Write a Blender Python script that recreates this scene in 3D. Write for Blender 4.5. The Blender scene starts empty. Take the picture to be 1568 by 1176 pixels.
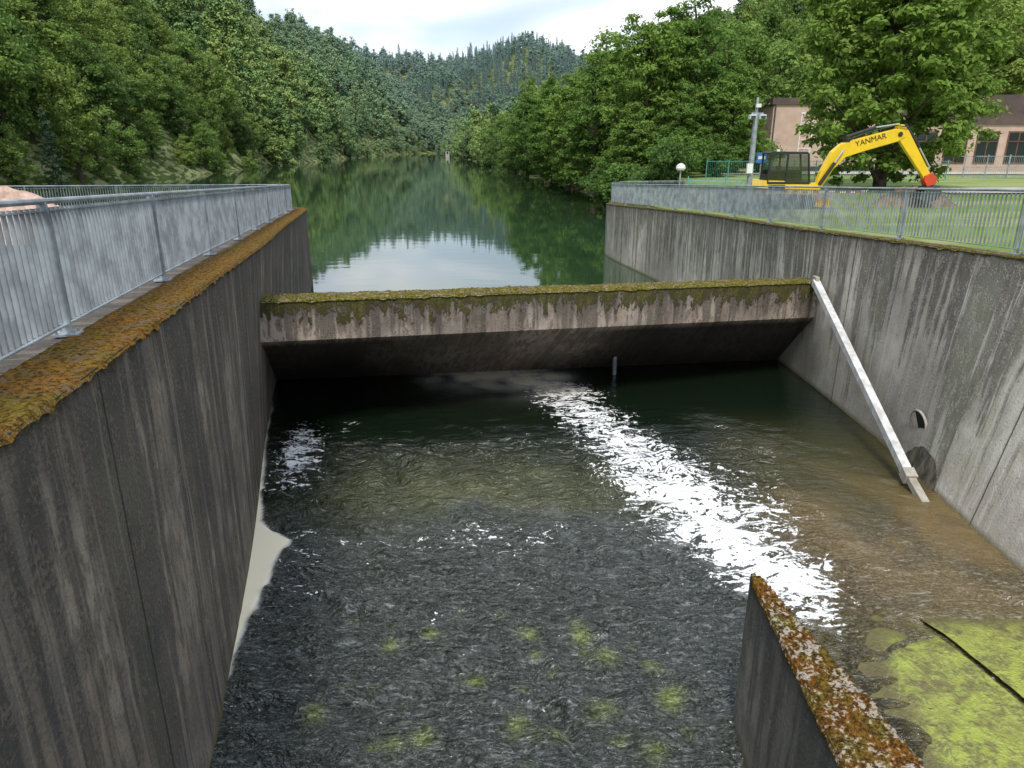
import bpy, math, random
import numpy as np
from mathutils import Vector, noise as mn
random.seed(7); rng=np.random.default_rng(7)
sc=bpy.context.scene
W=-6.2
# ---------------------------------------------------------------- node helpers
def newmat(name):
    m=bpy.data.materials.new(name); m.use_nodes=True; nt=m.node_tree; nt.nodes.clear()
    return m,nt,nt.nodes.new('ShaderNodeOutputMaterial')
def nd(nt,t,props=None,ins=None):
    n=nt.nodes.new(t)
    for k,v in (props or {}).items(): setattr(n,k,v)
    for k,v in (ins or {}).items():
        s=n.inputs[k]
        if isinstance(v,bpy.types.NodeSocket): nt.links.new(v,s)
        else: s.default_value=v
    return n
def mth(nt,op,a,b=0.0,clamp=False):
    return nd(nt,'ShaderNodeMath',{'operation':op,'use_clamp':clamp},{0:a,1:b}).outputs[0]
def c4(c): return (c[0],c[1],c[2],1.0)
def mixc(nt,f,a,b,bt='MIX'):
    n=nd(nt,'ShaderNodeMix',{'data_type':'RGBA','blend_type':bt,'clamp_factor':True},{0:f})
    for i,v in ((6,a),(7,b)):
        if isinstance(v,bpy.types.NodeSocket): nt.links.new(v,n.inputs[i])
        else: n.inputs[i].default_value=c4(v)
    return n.outputs[2]
def step(nt,x,lo,hi,a=0.0,b=1.0):
    n=nd(nt,'ShaderNodeMapRange',{'interpolation_type':'SMOOTHSTEP','clamp':True},{0:x,1:lo,2:hi,3:a,4:b})
    return n.outputs[0]
def noi(nt,vec,scale,detail=4,rough=.55,dist=0.0):
    return nd(nt,'ShaderNodeTexNoise',None,{'Vector':vec,'Scale':scale,'Detail':min(detail,3),'Roughness':min(.8,rough+.04),'Distortion':dist}).outputs[0]
def mapp(nt,vec,scale=(1,1,1),loc=(0,0,0),rot=(0,0,0)):
    return nd(nt,'ShaderNodeMapping',None,{'Vector':vec,'Scale':scale,'Location':loc,'Rotation':rot}).outputs[0]
def bump(nt,h,strength,dist):
    return nd(nt,'ShaderNodeBump',None,{'Height':h,'Strength':strength,'Distance':dist}).outputs[0]
def princ(nt,out,**k):
    names={'col':'Base Color','rough':'Roughness','metal':'Metallic','ior':'IOR','nrm':'Normal','spec':'Specular IOR Level'}
    p=nd(nt,'ShaderNodeBsdfPrincipled')
    for a,v in k.items():
        s=p.inputs[names[a]]
        if isinstance(v,bpy.types.NodeSocket): nt.links.new(v,s)
        elif a=='col': s.default_value=c4(v)
        else: s.default_value=v
    nt.links.new(p.outputs[0],out.inputs[0]); return p
def geo(nt): return nd(nt,'ShaderNodeNewGeometry').outputs['Position']
# ---------------------------------------------------------------- materials
def concrete(name,light,mid,dark,warm,moss=0.12,mosscol=(.17,.10,.015),streak=1.0,joint=0.0,base=3.5,speck=.5,mossgap=.5,topdark=.6,water=True,soffit=False,film=.0,lime=.5,green=.2):
    m,nt,out=newmat(name)
    uv=nd(nt,'ShaderNodeUVMap').outputs[0]
    sx=nd(nt,'ShaderNodeSeparateXYZ',None,{0:uv}); u=sx.outputs[0]; v=sx.outputs[1]
    wv=nd(nt,'ShaderNodeVectorMath',{'operation':'ADD'},{0:uv,1:nd(nt,'ShaderNodeVectorMath',{'operation':'SCALE'},{0:nd(nt,'ShaderNodeTexNoise',None,{'Vector':uv,'Scale':1.0,'Detail':2}).outputs['Color'],'Scale':.16}).outputs[0]}).outputs[0]
    n1=noi(nt,mapp(nt,wv,(1.25,.07,1)),1.0,4,.62)
    n2=noi(nt,mapp(nt,wv,(5.0,.15,1),(3,7,0)),1.0,4,.62)
    n3=noi(nt,mapp(nt,uv,(.7,.6,1),(11,2,0)),1.0,4,.65)
    n4=noi(nt,uv,24.0,4,.7)
    n5=noi(nt,mapp(nt,uv,(7.5,3.0,1),(5,5,0)),1.0,4,.72,.4)
    n7=noi(nt,mapp(nt,uv,(2.4,1.2,1),(25,5,0)),1.0,4,.72,.3)
    s1=mth(nt,'ADD',mth(nt,'ADD',mth(nt,'MULTIPLY',n1,.42),mth(nt,'MULTIPLY',n2,.42)),mth(nt,'MULTIPLY',n7,.16))
    lo=step(nt,v,0.0,base,.425,.56)
    sm_=mth(nt,'MULTIPLY',step(nt,mth(nt,'SUBTRACT',s1,lo),0,.075),streak,True)
    c=mixc(nt,step(nt,n3,.38,.62),light,mid)
    c=mixc(nt,mth(nt,'MULTIPLY',step(nt,n7,.45,.65),.5),c,warm)
    c=mixc(nt,mth(nt,'MULTIPLY',step(nt,n5,.47,.62),speck),c,mixc(nt,.6,mid,dark))
    c=mixc(nt,mth(nt,'MULTIPLY',sm_,.80),c,dark)
    c=mixc(nt,mth(nt,'MULTIPLY',step(nt,noi(nt,mapp(nt,wv,(5,.13,1),(43,17,0)),1.0,3,.6),.56,.64),lime),c,light)
    if film>0:
        c=mixc(nt,mth(nt,'MULTIPLY',step(nt,noi(nt,mapp(nt,uv,(.22,.14,1),(61,3,0)),1.0,3,.5),.46,.62),film),c,dark)
    c=mixc(nt,mth(nt,'MULTIPLY',step(nt,n1,.52,.62),green),c,tuple(x*y for x,y in zip(mid,(.85,1.0,.72))))
    c=mixc(nt,mth(nt,'MULTIPLY',step(nt,v,.0,.7,1,0),topdark),c,dark)
    c=mixc(nt,mth(nt,'MULTIPLY',step(nt,mth(nt,'ADD',mth(nt,'MULTIPLY',n4,.5),mth(nt,'MULTIPLY',n5,.5)),.50,.60),.42),c,mixc(nt,.5,light,warm))
    c=mixc(nt,mth(nt,'MULTIPLY',step(nt,noi(nt,uv,11.0,2,.7),.62,.70),.5),c,dark)
    if joint>0:
        md=mth(nt,'MODULO',mth(nt,'ADD',u,100.0+joint*.35),joint)
        j=step(nt,md,.02,.05,1,0)
        c=mixc(nt,mth(nt,'MULTIPLY',j,.8),c,(.015,.014,.012))
    if water:
        zz=nd(nt,'ShaderNodeSeparateXYZ',None,{0:geo(nt)}).outputs[2]
        wb=step(nt,mth(nt,'ADD',zz,mth(nt,'MULTIPLY',n7,.12)),-6.16,-5.98,1,0)
        c=mixc(nt,mth(nt,'MULTIPLY',wb,.8),c,(.13,.11,.03))
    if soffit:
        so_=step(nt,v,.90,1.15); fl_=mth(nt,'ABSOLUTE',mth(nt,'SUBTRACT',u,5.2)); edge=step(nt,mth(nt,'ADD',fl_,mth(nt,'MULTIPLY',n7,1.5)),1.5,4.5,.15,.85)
        c=mixc(nt,mth(nt,'MULTIPLY',so_,edge),c,(.014,.013,.011))  # painted underside shade and staining, with the middle left lighter as water-lit
    lim=mth(nt,'MULTIPLY',step(nt,mth(nt,'ADD',mth(nt,'MULTIPLY',n7,.6),mth(nt,'MULTIPLY',n5,.4)),mossgap-.08,mossgap+.22),moss*3.2)
    mm=step(nt,mth(nt,'SUBTRACT',v,mth(nt,'ADD',lim,mth(nt,'MULTIPLY',mth(nt,'SUBTRACT',n4,.5),.35))),-.03,.07,1,0)
    gm=mixc(nt,step(nt,n5,.4,.6),mosscol,(.05,.055,.014))
    gm=mixc(nt,step(nt,n4,.4,.65),gm,(.035,.03,.012))
    c=mixc(nt,mth(nt,'MULTIPLY',mm,.9),c,gm)
    h=mth(nt,'ADD',n4,mth(nt,'ADD',mth(nt,'MULTIPLY',n5,.8),mth(nt,'MULTIPLY',mm,1.0)))
    princ(nt,out,col=c,rough=.9,spec=.25,nrm=bump(nt,h,.7,.025))
    return m
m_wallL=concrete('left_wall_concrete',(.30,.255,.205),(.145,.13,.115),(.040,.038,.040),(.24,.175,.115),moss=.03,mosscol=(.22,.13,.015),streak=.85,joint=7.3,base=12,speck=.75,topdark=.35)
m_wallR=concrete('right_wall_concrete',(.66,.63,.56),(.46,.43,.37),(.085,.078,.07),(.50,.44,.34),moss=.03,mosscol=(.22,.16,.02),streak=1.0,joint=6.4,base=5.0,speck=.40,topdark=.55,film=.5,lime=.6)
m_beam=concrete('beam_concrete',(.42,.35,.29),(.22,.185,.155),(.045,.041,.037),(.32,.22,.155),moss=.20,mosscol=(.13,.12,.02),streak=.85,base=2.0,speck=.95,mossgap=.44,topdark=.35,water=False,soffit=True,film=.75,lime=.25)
m_div=concrete('divider_concrete',(.24,.23,.20),(.16,.155,.135),(.05,.048,.045),(.18,.15,.10),moss=.05,streak=.8,base=5)
def mossmat(name,a,b,cc,conc,green=.5,concthr=.53):
    m,nt,out=newmat(name); p=geo(nt)
    n1=noi(nt,p,3.0,5,.6); n2=noi(nt,p,22.0,5,.7); n3=noi(nt,p,1.1,4,.6); n4=noi(nt,p,60,3,.6)
    c=mixc(nt,step(nt,n1,.38,.62),a,b)
    c=mixc(nt,mth(nt,'MULTIPLY',step(nt,n3,.47,.62),green),c,(.16,.16,.025))
    c=mixc(nt,step(nt,n2,.36,.62),cc,c)
    c=mixc(nt,step(nt,mth(nt,'ADD',mth(nt,'MULTIPLY',n2,.5),mth(nt,'MULTIPLY',noi(nt,p,5.5,5,.65),.5)),concthr,concthr+.07),c,conc)
    c=mixc(nt,mth(nt,'MULTIPLY',step(nt,n4,.5,.7),.35),c,(.36,.24,.06))
    princ(nt,out,col=c,rough=1.0,spec=.05,nrm=bump(nt,mth(nt,'ADD',n2,n4),.9,.03)); return m
m_mossL=mossmat('orange_moss',(.30,.135,.018),(.21,.13,.018),(.055,.030,.012),(.16,.11,.07),.5,.52)
m_mossB=mossmat('green_moss',(.17,.14,.02),(.22,.20,.03),(.05,.045,.012),(.27,.22,.16),.7,.52)
m_mossD=mossmat('rust_moss',(.22,.09,.012),(.17,.13,.02),(.04,.02,.01),(.42,.37,.31),.8,.52)
def simple(name,col,rough=.5,metal=0.0,var=.15,scale=6,bumpd=.003,spec=.5):
    m,nt,out=newmat(name); p=geo(nt); n=noi(nt,p,scale,3,.6)
    c=mixc(nt,step(nt,n,.3,.7),tuple(x*(1-var) for x in col),tuple(min(1,x*(1+var)) for x in col))
    princ(nt,out,col=c,rough=rough,metal=metal,spec=spec,nrm=bump(nt,noi(nt,p,scale*6,2),.3,bumpd)); return m
m_galv=simple('galvanised_steel',(.31,.345,.37),.5,.3,.3,3)
m_steelw=simple('painted_white_steel',(.66,.66,.64),.5,.1,.25,4)
m_yellow=simple('yellow_paint',(.80,.52,.01),.35,0,.08,2)
m_black=simple('black_rubber',(.02,.02,.02),.6,0,.2,5)
m_dgrey=simple('dark_grey_paint',(.05,.055,.06),.45,0,.2,3)
m_red=simple('red_paint',(.6,.06,.02),.45,0,.1,3)
m_chrome=simple('chrome_rod',(.6,.6,.6),.2,.9,.1,3)
m_pink=simple('tan_render',(.50,.365,.29),.85,0,.12,.6,.01,.2)
m_brown=simple('brown_fascia',(.095,.065,.055),.7,0,.2,.8)
m_frame=simple('brown_window_frame',(.15,.07,.05),.5,0,.2,2)
m_white=simple('white_paint',(.75,.75,.73),.5,0,.05,3)
m_teal=simple('teal_mesh',(.10,.35,.30),.6,0,.2,3)
m_blue=simple('blue_paint',(.05,.18,.5),.5,0,.1,3)
m_soil=simple('brown_soil',(.20,.13,.08),.95,0,.4,1.5,.05,.1)
m_pinkgravel=simple('pinkish_gravel',(.50,.35,.28),.95,0,.3,5,.05,.1)
m_bark=simple('bark',(.08,.065,.05),.95,0,.4,4,.03,.1)
m_path=simple('gravel_path',(.42,.40,.36),.95,0,.2,1.2,.01,.1)
m_asph=simple('asphalt',(.10,.105,.105),.95,0,.3,2,.01,.1)
m_dark=simple('dark_void',(.006,.006,.005),.9,0,.1)
def glass():
    m,nt,out=newmat('tinted_glass'); princ(nt,out,col=(.02,.03,.03),rough=.05,ior=1.5); return m
m_glass=glass()
def grass(name,a,b):
    m,nt,out=newmat(name); p=geo(nt)
    c=mixc(nt,step(nt,noi(nt,p,.35,5,.6),.35,.65),a,b)
    c=mixc(nt,mth(nt,'MULTIPLY',noi(nt,p,9,5,.7),.5),c,(.07,.11,.02))
    c=mixc(nt,step(nt,noi(nt,mapp(nt,p,(.12,.3,1)),1,5,.6),.45,.60,0,.7),c,(.33,.34,.17))
    princ(nt,out,col=c,rough=1.0,spec=.05,nrm=bump(nt,noi(nt,p,14,4,.7),.7,.06)); return m
m_grass=grass('lawn_grass',(.24,.33,.09),(.18,.27,.07))
m_terr=grass('forest_floor',(.04,.06,.018),(.05,.08,.02))
def leafmat(name,a,b,hazeon=True,warm=(.27,.33,.08),cool=(.055,.10,.045),trans=True):
    m,nt,out=newmat(name)
    at=nd(nt,'ShaderNodeAttribute',{'attribute_name':'Col'}); s=nd(nt,'ShaderNodeSeparateColor',None,{0:at.outputs[0]})
    rnd=nd(nt,'ShaderNodeObjectInfo').outputs['Random']
    c=mixc(nt,s.outputs[0],a,b)
    c=mixc(nt,step(nt,rnd,.5,1.0,0,.65),c,warm)
    c=mixc(nt,step(nt,rnd,.0,.35,.55,0),c,cool)
    c=mixc(nt,mth(nt,'MULTIPLY',s.outputs[1],.35),c,(.28,.27,.09))
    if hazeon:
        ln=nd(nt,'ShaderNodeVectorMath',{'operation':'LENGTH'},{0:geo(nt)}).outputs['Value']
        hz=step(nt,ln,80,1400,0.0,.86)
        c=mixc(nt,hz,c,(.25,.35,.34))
    d=nd(nt,'ShaderNodeBsdfDiffuse',None,{0:c})
    if not trans: nt.links.new(d.outputs[0],out.inputs[0]); return m
    t=nd(nt,'ShaderNodeBsdfTranslucent',None,{0:mixc(nt,.4,c,(.30,.42,.09))})
    mx=nd(nt,'ShaderNodeMixShader',None,{0:.30,1:d.outputs[0],2:t.outputs[0]})
    nt.links.new(mx.outputs[0],out.inputs[0]); return m
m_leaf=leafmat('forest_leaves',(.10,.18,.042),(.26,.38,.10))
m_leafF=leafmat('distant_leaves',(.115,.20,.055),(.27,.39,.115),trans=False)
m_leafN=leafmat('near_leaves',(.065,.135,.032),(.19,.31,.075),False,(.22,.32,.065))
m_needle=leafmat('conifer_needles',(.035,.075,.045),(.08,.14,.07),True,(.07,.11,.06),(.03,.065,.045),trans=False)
# ---------------------------------------------------------------- mesh helpers
def addobj(name,me,parent=None,loc=None):
    o=bpy.data.objects.new(name,me); sc.collection.objects.link(o)
    if parent: o.parent=parent
    if loc: o.location=loc
    return o
def empty(name,loc=(0,0,0)):
    o=bpy.data.objects.new(name,None); sc.collection.objects.link(o); o.location=loc; o.empty_display_size=.2; return o
def mesh(name,V,F,mats,smooth=False,uv=None,midx=None):
    me=bpy.data.meshes.new(name)
    me.from_pydata([tuple(map(float,v)) for v in V],[],[tuple(map(int,f)) for f in F])
    for m in (mats if isinstance(mats,(list,tuple)) else [mats]): me.materials.append(m)
    if smooth: me.polygons.foreach_set('use_smooth',[True]*len(me.polygons))
    if midx is not None: me.polygons.foreach_set('material_index',[int(i) for i in midx])
    if uv is not None:
        l=me.uv_layers.new(name='UVMap'); idx=np.empty(len(me.loops),dtype=np.int32); me.loops.foreach_get('vertex_index',idx)
        l.data.foreach_set('uv',np.asarray(uv,dtype=np.float32)[idx].ravel())
    me.update(); return me
class B:
    def __init__(s): s.V=[];s.F=[];s.M=[]
    def add(s,V,F,m=0):
        o=len(s.V); s.V+= [tuple(v) for v in V]; s.F+=[tuple(i+o for i in f) for f in F]; s.M+=[m]*len(F)
    def box(s,c,size,m=0,ax=None):
        ax=ax or (Vector((1,0,0)),Vector((0,1,0)),Vector((0,0,1))); c=Vector(c)
        a,b,d=[ax[i]*size[i]*.5 for i in range(3)]
        V=[c+a*x+b*y+d*z for x in(-1,1) for y in(-1,1) for z in(-1,1)]
        s.add(V,[(0,1,3,2),(4,6,7,5),(0,4,5,1),(2,3,7,6),(0,2,6,4),(1,5,7,3)],m)
    def tube(s,p0,p1,r0,r1=None,n=8,m=0,cap=True):
        p0=Vector(p0);p1=Vector(p1);r1=r0 if r1 is None else r1
        d=(p1-p0).normalized(); u=d.cross(Vector((0,0,1))); u=(Vector((1,0,0)) if u.length<1e-3 else u.normalized()); w=d.cross(u)
        V=[]
        for p,r in((p0,r0),(p1,r1)):
            for i in range(n):
                a=2*math.pi*i/n; V.append(p+u*math.cos(a)*r+w*math.sin(a)*r)
        F=[(i,(i+1)%n,n+(i+1)%n,n+i) for i in range(n)]
        if cap: F+=[tuple(range(n))[::-1],tuple(range(n,2*n))]
        s.add(V,F,m)
    def prism(s,prof,y0,y1,m=0):
        n=len(prof); V=[(x,y0,z) for x,z in prof]+[(x,y1,z) for x,z in prof]
        s.add(V,[(i,(i+1)%n,n+(i+1)%n,n+i) for i in range(n)]+[tuple(range(n))[::-1],tuple(range(n,2*n))],m)
    def make(s,name,mats,parent=None,smooth=False,bevel=0):
        me=mesh(name,s.V,s.F,mats,smooth,None,s.M); o=addobj(name,me,parent)
        if bevel:
            b=o.modifiers.new('bevel','BEVEL'); b.width=bevel; b.segments=2; b.limit_method='ANGLE'
        return o
def catmull(P,stepm):
    P=[np.array(p,float) for p in P]; out=[]
    Q=[2*P[0]-P[1]]+P+[2*P[-1]-P[-2]]
    for i in range(1,len(Q)-2):
        L=np.linalg.norm((Q[i+1]-Q[i])[:2]); n=max(1,int(round(L/stepm)))
        for k in range(n):
            t=k/n; a,b,c,d=Q[i-1],Q[i],Q[i+1],Q[i+2]
            out.append(.5*((2*b)+(-a+c)*t+(2*a-5*b+4*c-d)*t*t+(-a+3*b-3*c+d)*t**3))
    out.append(P[-1]); return np.array(out)
def zt(y): return -1.263-.045*y
# ---------------------------------------------------------------- retaining walls
LW=[(-1.38,-2,-1.3,-2),(-2.98,5,-2.98,5),(-4.12,10,-4.2,10),(-5.20,15,-5.6,15),(-6.4,20,-6.85,20),(-7.54,25,-7.85,25),(-8.9,31,-8.95,31),(-9.75,34.5,-9.75,34.5),(-10.3,36,-10.3,36),(-11.6,36.6,-11.6,36.6),(-13.5,34.5,-13.5,34.5),(-18,25,-18,25),(-24,14,-24,14)]
RW=[(9.5,-2,7.7,-2),(9.35,4,7.74,4),(9.05,9,7.8,9),(8.78,12.2,7.97,12),(8.51,15.5,8.17,15.2),(8.04,20.5,8.15,20.5),(7.86,25,7.9,25),(7.70,29,7.72,29),(6.96,34.8,6.96,34.8),(6.1,39.5,6.1,39.5),(5.65,43,5.65,43),(6.0,45,6.0,45),(7.6,46.6,7.6,46.6),(11,47.5,11,47.5),(14.5,47,14.5,47)]
def wall(name,C,side,thick,mat):
    S=catmull(C,.5); n=len(S); V=[];UV=[];F=[]
    T=np.gradient(S[:,:2],axis=0); T/=np.linalg.norm(T,axis=1)[:,None]; Nn=np.stack([-T[:,1],T[:,0]],1)*side
    u=np.concatenate([[0],np.cumsum(np.linalg.norm(np.diff(S[:,:2],axis=0),axis=1))]); K=8; zb=-7.6
    for i in range(n):
        ztop=zt(S[i,1])
        for k in range(K+1):
            f=k/K; z=ztop+(zb-ztop)*f; fb=min(1.15,(ztop-z)/(ztop-W))
            V.append((S[i,0]+(S[i,2]-S[i,0])*fb,S[i,1]+(S[i,3]-S[i,1])*fb,z)); UV.append((u[i],ztop-z))
        V.append((S[i,0]+Nn[i,0]*thick,S[i,1]+Nn[i,1]*thick,ztop)); UV.append((u[i],0.3))
        V.append((S[i,0]+Nn[i,0]*thick,S[i,1]+Nn[i,1]*thick,zb)); UV.append((u[i],5))
    R=K+3
    for i in range(n-1):
        a=i*R;b=a+R
        for k in range(K): F.append((a+k,a+k+1,b+k+1,b+k))
        F.append((a,b,b+K+1,a+K+1)); F.append((a+K+1,b+K+1,b+K+2,a+K+2))
    return addobj(name,mesh(name,V,F,[mat],False,UV))
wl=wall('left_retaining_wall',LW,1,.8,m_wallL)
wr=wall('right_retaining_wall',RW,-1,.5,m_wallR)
def mossstrip(name,pts,nrm,width,mat,stepk=12,h=.045,parent=None,over=.02):
    V=[];F=[]
    for i,(p,q) in enumerate(zip(pts,nrm)):
        for k in range(stepk+1):
            t=k/stepk; w=-over+ (width+over)*t
            x=p[0]+q[0]*w; y=p[1]+q[1]*w; z=p[2]
            a=mn.noise(Vector((x*1.3,y*1.3,1))); b=mn.noise(Vector((x*6,y*6,4))); c=mn.noise(Vector((x*17,y*17,9))); d=mn.noise(Vector((x*38,y*38,2)))
            hh=h*(.45+.5*a+.5*b+.45*c+.25*d)
            if k==0: z-=.02+.05*max(0,b+.3*a+.4*c); x-=q[0]*.015*b; y-=q[1]*.015*b
            elif k==stepk: z-=.01
            else: z+=max(.004,hh*min(1,.5+k*.25))
            if k==1: x-=q[0]*.012*(b+c);y-=q[1]*.012*(b+c)
            V.append((x,y,z))
    R=stepk+1
    for i in range(len(pts)-1):
        for k in range(stepk): a=i*R+k; F.append((a,a+1,a+R+1,a+R))
    return addobj(name,mesh(name,V,F,mat,True),parent)
def wallmoss(name,C,side,width,mat,parent,st,h=.045,sk=12):
    S=catmull(C,st); T=np.gradient(S[:,:2],axis=0); T/=np.linalg.norm(T,axis=1)[:,None]; N=np.stack([-T[:,1],T[:,0]],1)*side
    P=[(s[0],s[1],zt(s[1])) for s in S]
    mossstrip(name,P,N,width,mat,sk,h,parent)
wallmoss('moss_coping',LW[:10],1,.58,m_mossL,wl,.03,.028,18)
wallmoss('moss_coping',RW,-1,.30,m_mossB,wr,.08,h=.03,sk=6)
# ---------------------------------------------------------------- cross beam with sloping soffit
dirb=np.array([13.15,4.7]);dirb/=np.linalg.norm(dirb); nb=np.array([-dirb[1],dirb[0]])
Lp=np.array([-5.05,14.1]);Rp=np.array([8.1,18.8])
def beamsec(t):
    p=Lp+(Rp-Lp)*t; zt_=-2.97+(-3.43+2.97)*t; ce=np.array([-6.7,19.2])+(np.array([8.4,21.1])-np.array([-6.7,19.2]))*t
    q=p+nb*.7; bk=ce+nb*.7; hb=.84+.12*t
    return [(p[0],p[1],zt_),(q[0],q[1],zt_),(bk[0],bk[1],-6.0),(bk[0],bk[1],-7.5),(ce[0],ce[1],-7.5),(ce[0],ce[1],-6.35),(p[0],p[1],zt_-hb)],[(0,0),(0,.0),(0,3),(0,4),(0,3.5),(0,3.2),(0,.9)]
V=[];UV=[];F=[];ts=np.linspace(-.03,1.03,40)
for t in ts:
    a,b=beamsec(t); V+=a; UV+=[(t*14,q[1]) for q in b]
for i in range(len(ts)-1):
    for k in range(7):
        a=i*7+k; b=i*7+(k+1)%7; F.append((a,a+7,b+7,b))
F.append(tuple(range(7))); F.append(tuple(range(len(V)-7,len(V)))[::-1])
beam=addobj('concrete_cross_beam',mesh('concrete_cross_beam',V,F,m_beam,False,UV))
bp=[]
for t in np.linspace(0,1,420):
    a,_=beamsec(t); bp.append(a[0])
mossstrip('moss_cap',bp,[nb]*len(bp),.7,m_mossB,12,.055,beam,.03)
# ---------------------------------------------------------------- divider wall
def divx(y,right):
    return 2.58+(6.33-y)*.18 if right else 2.49-(6.34-y)*.04
V=[];UV=[];F=[]
ys=[6.45]+list(np.linspace(6.28,-1.5,26))
for i,y in enumerate(ys):
    xl_=divx(y,False); xr_=divx(y,True)
    if i==0: xl_,xr_=2.51,2.55
    V+=[(xl_,y,-7.5),(xl_,y,-4.26),(xr_,y,-4.26),(xr_,y,-7.5)]; UV+=[(y,3.2),(y,0),(y,.2),(y,3.4)]
for i in range(len(ys)-1):
    a=i*4
    for k in range(3): F.append((a+k,a+k+1,a+k+5,a+k+4))
F.append((0,3,2,1))
div=addobj('divider_wall',mesh('divider_wall',V,F,m_div,False,UV))
V=[];F=[];K=20;yy=np.linspace(6.44,-1,320)
for i,y in enumerate(yy):
    a=divx(y,False);b=divx(y,True)
    if y>6.28: f=(6.45-y)/.17; a=2.53+(a-2.53)*f; b=2.53+(b-2.53)*f
    for k in range(K+1):
        t=k/K; x=a-.015+(b-a+.03)*t; q=mn.noise(Vector((x*7,y*7,2)));r=mn.noise(Vector((x*22,y*22,5)));s=mn.noise(Vector((x*2,y*2,5)))
        z=-4.26+ (max(.005,.02+.035*q+.03*r+.03*s) if 0<k<K else -.03-.03*abs(q))
        V.append((x+.01*r,y,z))
for i in range(len(yy)-1):
    for k in range(K): a=i*(K+1)+k; F.append((a,a+1,a+K+2,a+K+1))
addobj('moss_cap',mesh('divider_moss',V,F,m_mossD,True),div)
# ---------------------------------------------------------------- railings
def railing(name,pts,zfun,spacing=3.5,h=1.1,bar=.105):
    S=catmull(pts,.05); seg=np.linalg.norm(np.diff(S,axis=0),axis=1); u=np.concatenate([[0],np.cumsum(seg)]); L=u[-1]
    def at(s):
        x=np.interp(s,u,S[:,0]);y=np.interp(s,u,S[:,1]); x2=np.interp(min(L,s+.1),u,S[:,0]);y2=np.interp(min(L,s+.1),u,S[:,1]); x1=np.interp(max(0,s-.1),u,S[:,0]);y1=np.interp(max(0,s-.1),u,S[:,1])
        t=Vector((x2-x1,y2-y1,0)).normalized(); return Vector((x,y,zfun(x,y))),t
    b=B(); up=Vector((0,0,1)); s=bar
    while s<L-.02:
        p,t=at(s); n=t.cross(up)
        b.box(p+up*(.10+(h-.14)/2),(.009,.034,h-.16),0,(t,n,up)); s+=bar
    k=max(1,round(L/spacing))
    for i in range(k+1):
        p,t=at(L*i/k); n=t.cross(up)
        b.box(p+up*(h/2),(.018,.075,h-.02),0,(t,n,up)); b.box(p+up*.012,(.16,.2,.018),0,(t,n,up))
        for dx in(-.05,.05):
            for dy in(-.07,.07): b.tube(p+t*dx+n*dy+up*.02,p+t*dx+n*dy+up*.05,.012,n=6)
    m=int(L/.5)
    for i in range(m):
        p,t=at(L*i/m);q,_=at(L*(i+1)/m)
        b.tube(p+up*h,q+up*h,.024,n=8)
        for hh in(.09,h-.075):
            d=(q-p); dn=d.normalized(); b.box((p+q)/2+up*hh,(d.length+.002,.035,.012),0,(dn,dn.cross(up).normalized(),dn.cross(up).normalized().cross(dn)))
    return b.make(name,[m_galv])
lp=[(-2.1,-1),(-3.86,6.25),(-5.0,11.1),(-6.1,16),(-7.25,21),(-8.4,26),(-9.5,31),(-10.1,33.4),(-10.7,34.6),(-11.6,34.9),(-12.6,33.6),(-14.2,29.5),(-17,22.5),(-21,15)]
railing('left_steel_railing',lp,lambda x,y:zt(y)+.01)
rp=[(9.75,-1),(9.6,4),(9.3,9),(9.03,12.2),(8.76,15.5),(8.30,20.5),(8.12,25),(7.95,29),(7.22,34.8),(6.38,39.5),(5.95,43),(6.25,44.8),(7.7,46.2),(11,47.0),(14.5,46.6)]
railing('right_steel_railing',rp,lambda x,y:zt(min(y,43))+.01)
# ---------------------------------------------------------------- ground behind walls
def lawnz(x,y):
    return zt(y) if y<35 else np.interp(y,[35,50,80,95],[-2.84,-2.75,-2.5,-2.2])
ysn=np.concatenate([np.arange(-3,48,1.0),np.arange(48,97,3.0)])
def rwallx(y):
    if y<43: return np.interp(y,[c[1] for c in RW[:11]],[c[0] for c in RW[:11]])+.42
    return np.interp(y,[43,46.4,47.3,52,70,96],[6.1,7.5,14,14.5,13,12])
V=[];F=[];K=26
for y in ysn:
    x0=rwallx(y); V.append((x0-.05,y,-7.6))
    for k in range(K):
        x=x0+(k/(K-1))**2*(130-x0); z=lawnz(x,y)-.02+(.04*mn.noise(Vector((x*.4,y*.4,0))) if k>1 else -.0)
        V.append((x,y,z))
R=K+1
for i in range(len(ysn)-1):
    for k in range(K): a=i*R+k; F.append((a,a+1,a+R+1,a+R))
addobj('lawn',mesh('lawn',V,F,m_grass,True))
V=[];F=[]
for y in np.arange(-3,35.6,1.1):
    x1=np.interp(y,[c[1] for c in LW[:8]],[c[0] for c in LW[:8]])-.78; x0=np.interp(y,[-3,14,25,35],[-30,-24,-18,-11.8])
    V+=[(x0+(x1-x0)*k/8,y,zt(y)-.015) for k in range(9)]
n=len(V)//9
for i in range(n-1):
    for k in range(8): a=i*9+k; F.append((a,a+1,a+10,a+9))
addobj('left_bank_pavement',mesh('left_bank_pavement',V,F,m_asph,True))
V=[];F=[]
for i,x in enumerate(np.linspace(27,120,30)):
    yc=47+ (x-21)*.10
    for dy in(-2.6,2.6): V.append((x,yc+dy,lawnz(x,yc+dy)+.06))
    if i: a=i*2; F.append((a-2,a-1,a+1,a))
addobj('gravel_path',mesh('gravel_path',V,F,m_path))
V=[];F=[]
for i,x in enumerate(np.linspace(20,110,30)):
    for y in(70.5,76.5): V.append((x,y,lawnz(x,y)+.07))
    if i: a=i*2; F.append((a-2,a-1,a+1,a))
addobj('yard_pavement',mesh('yard_pavement',V,F,m_path))
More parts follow.
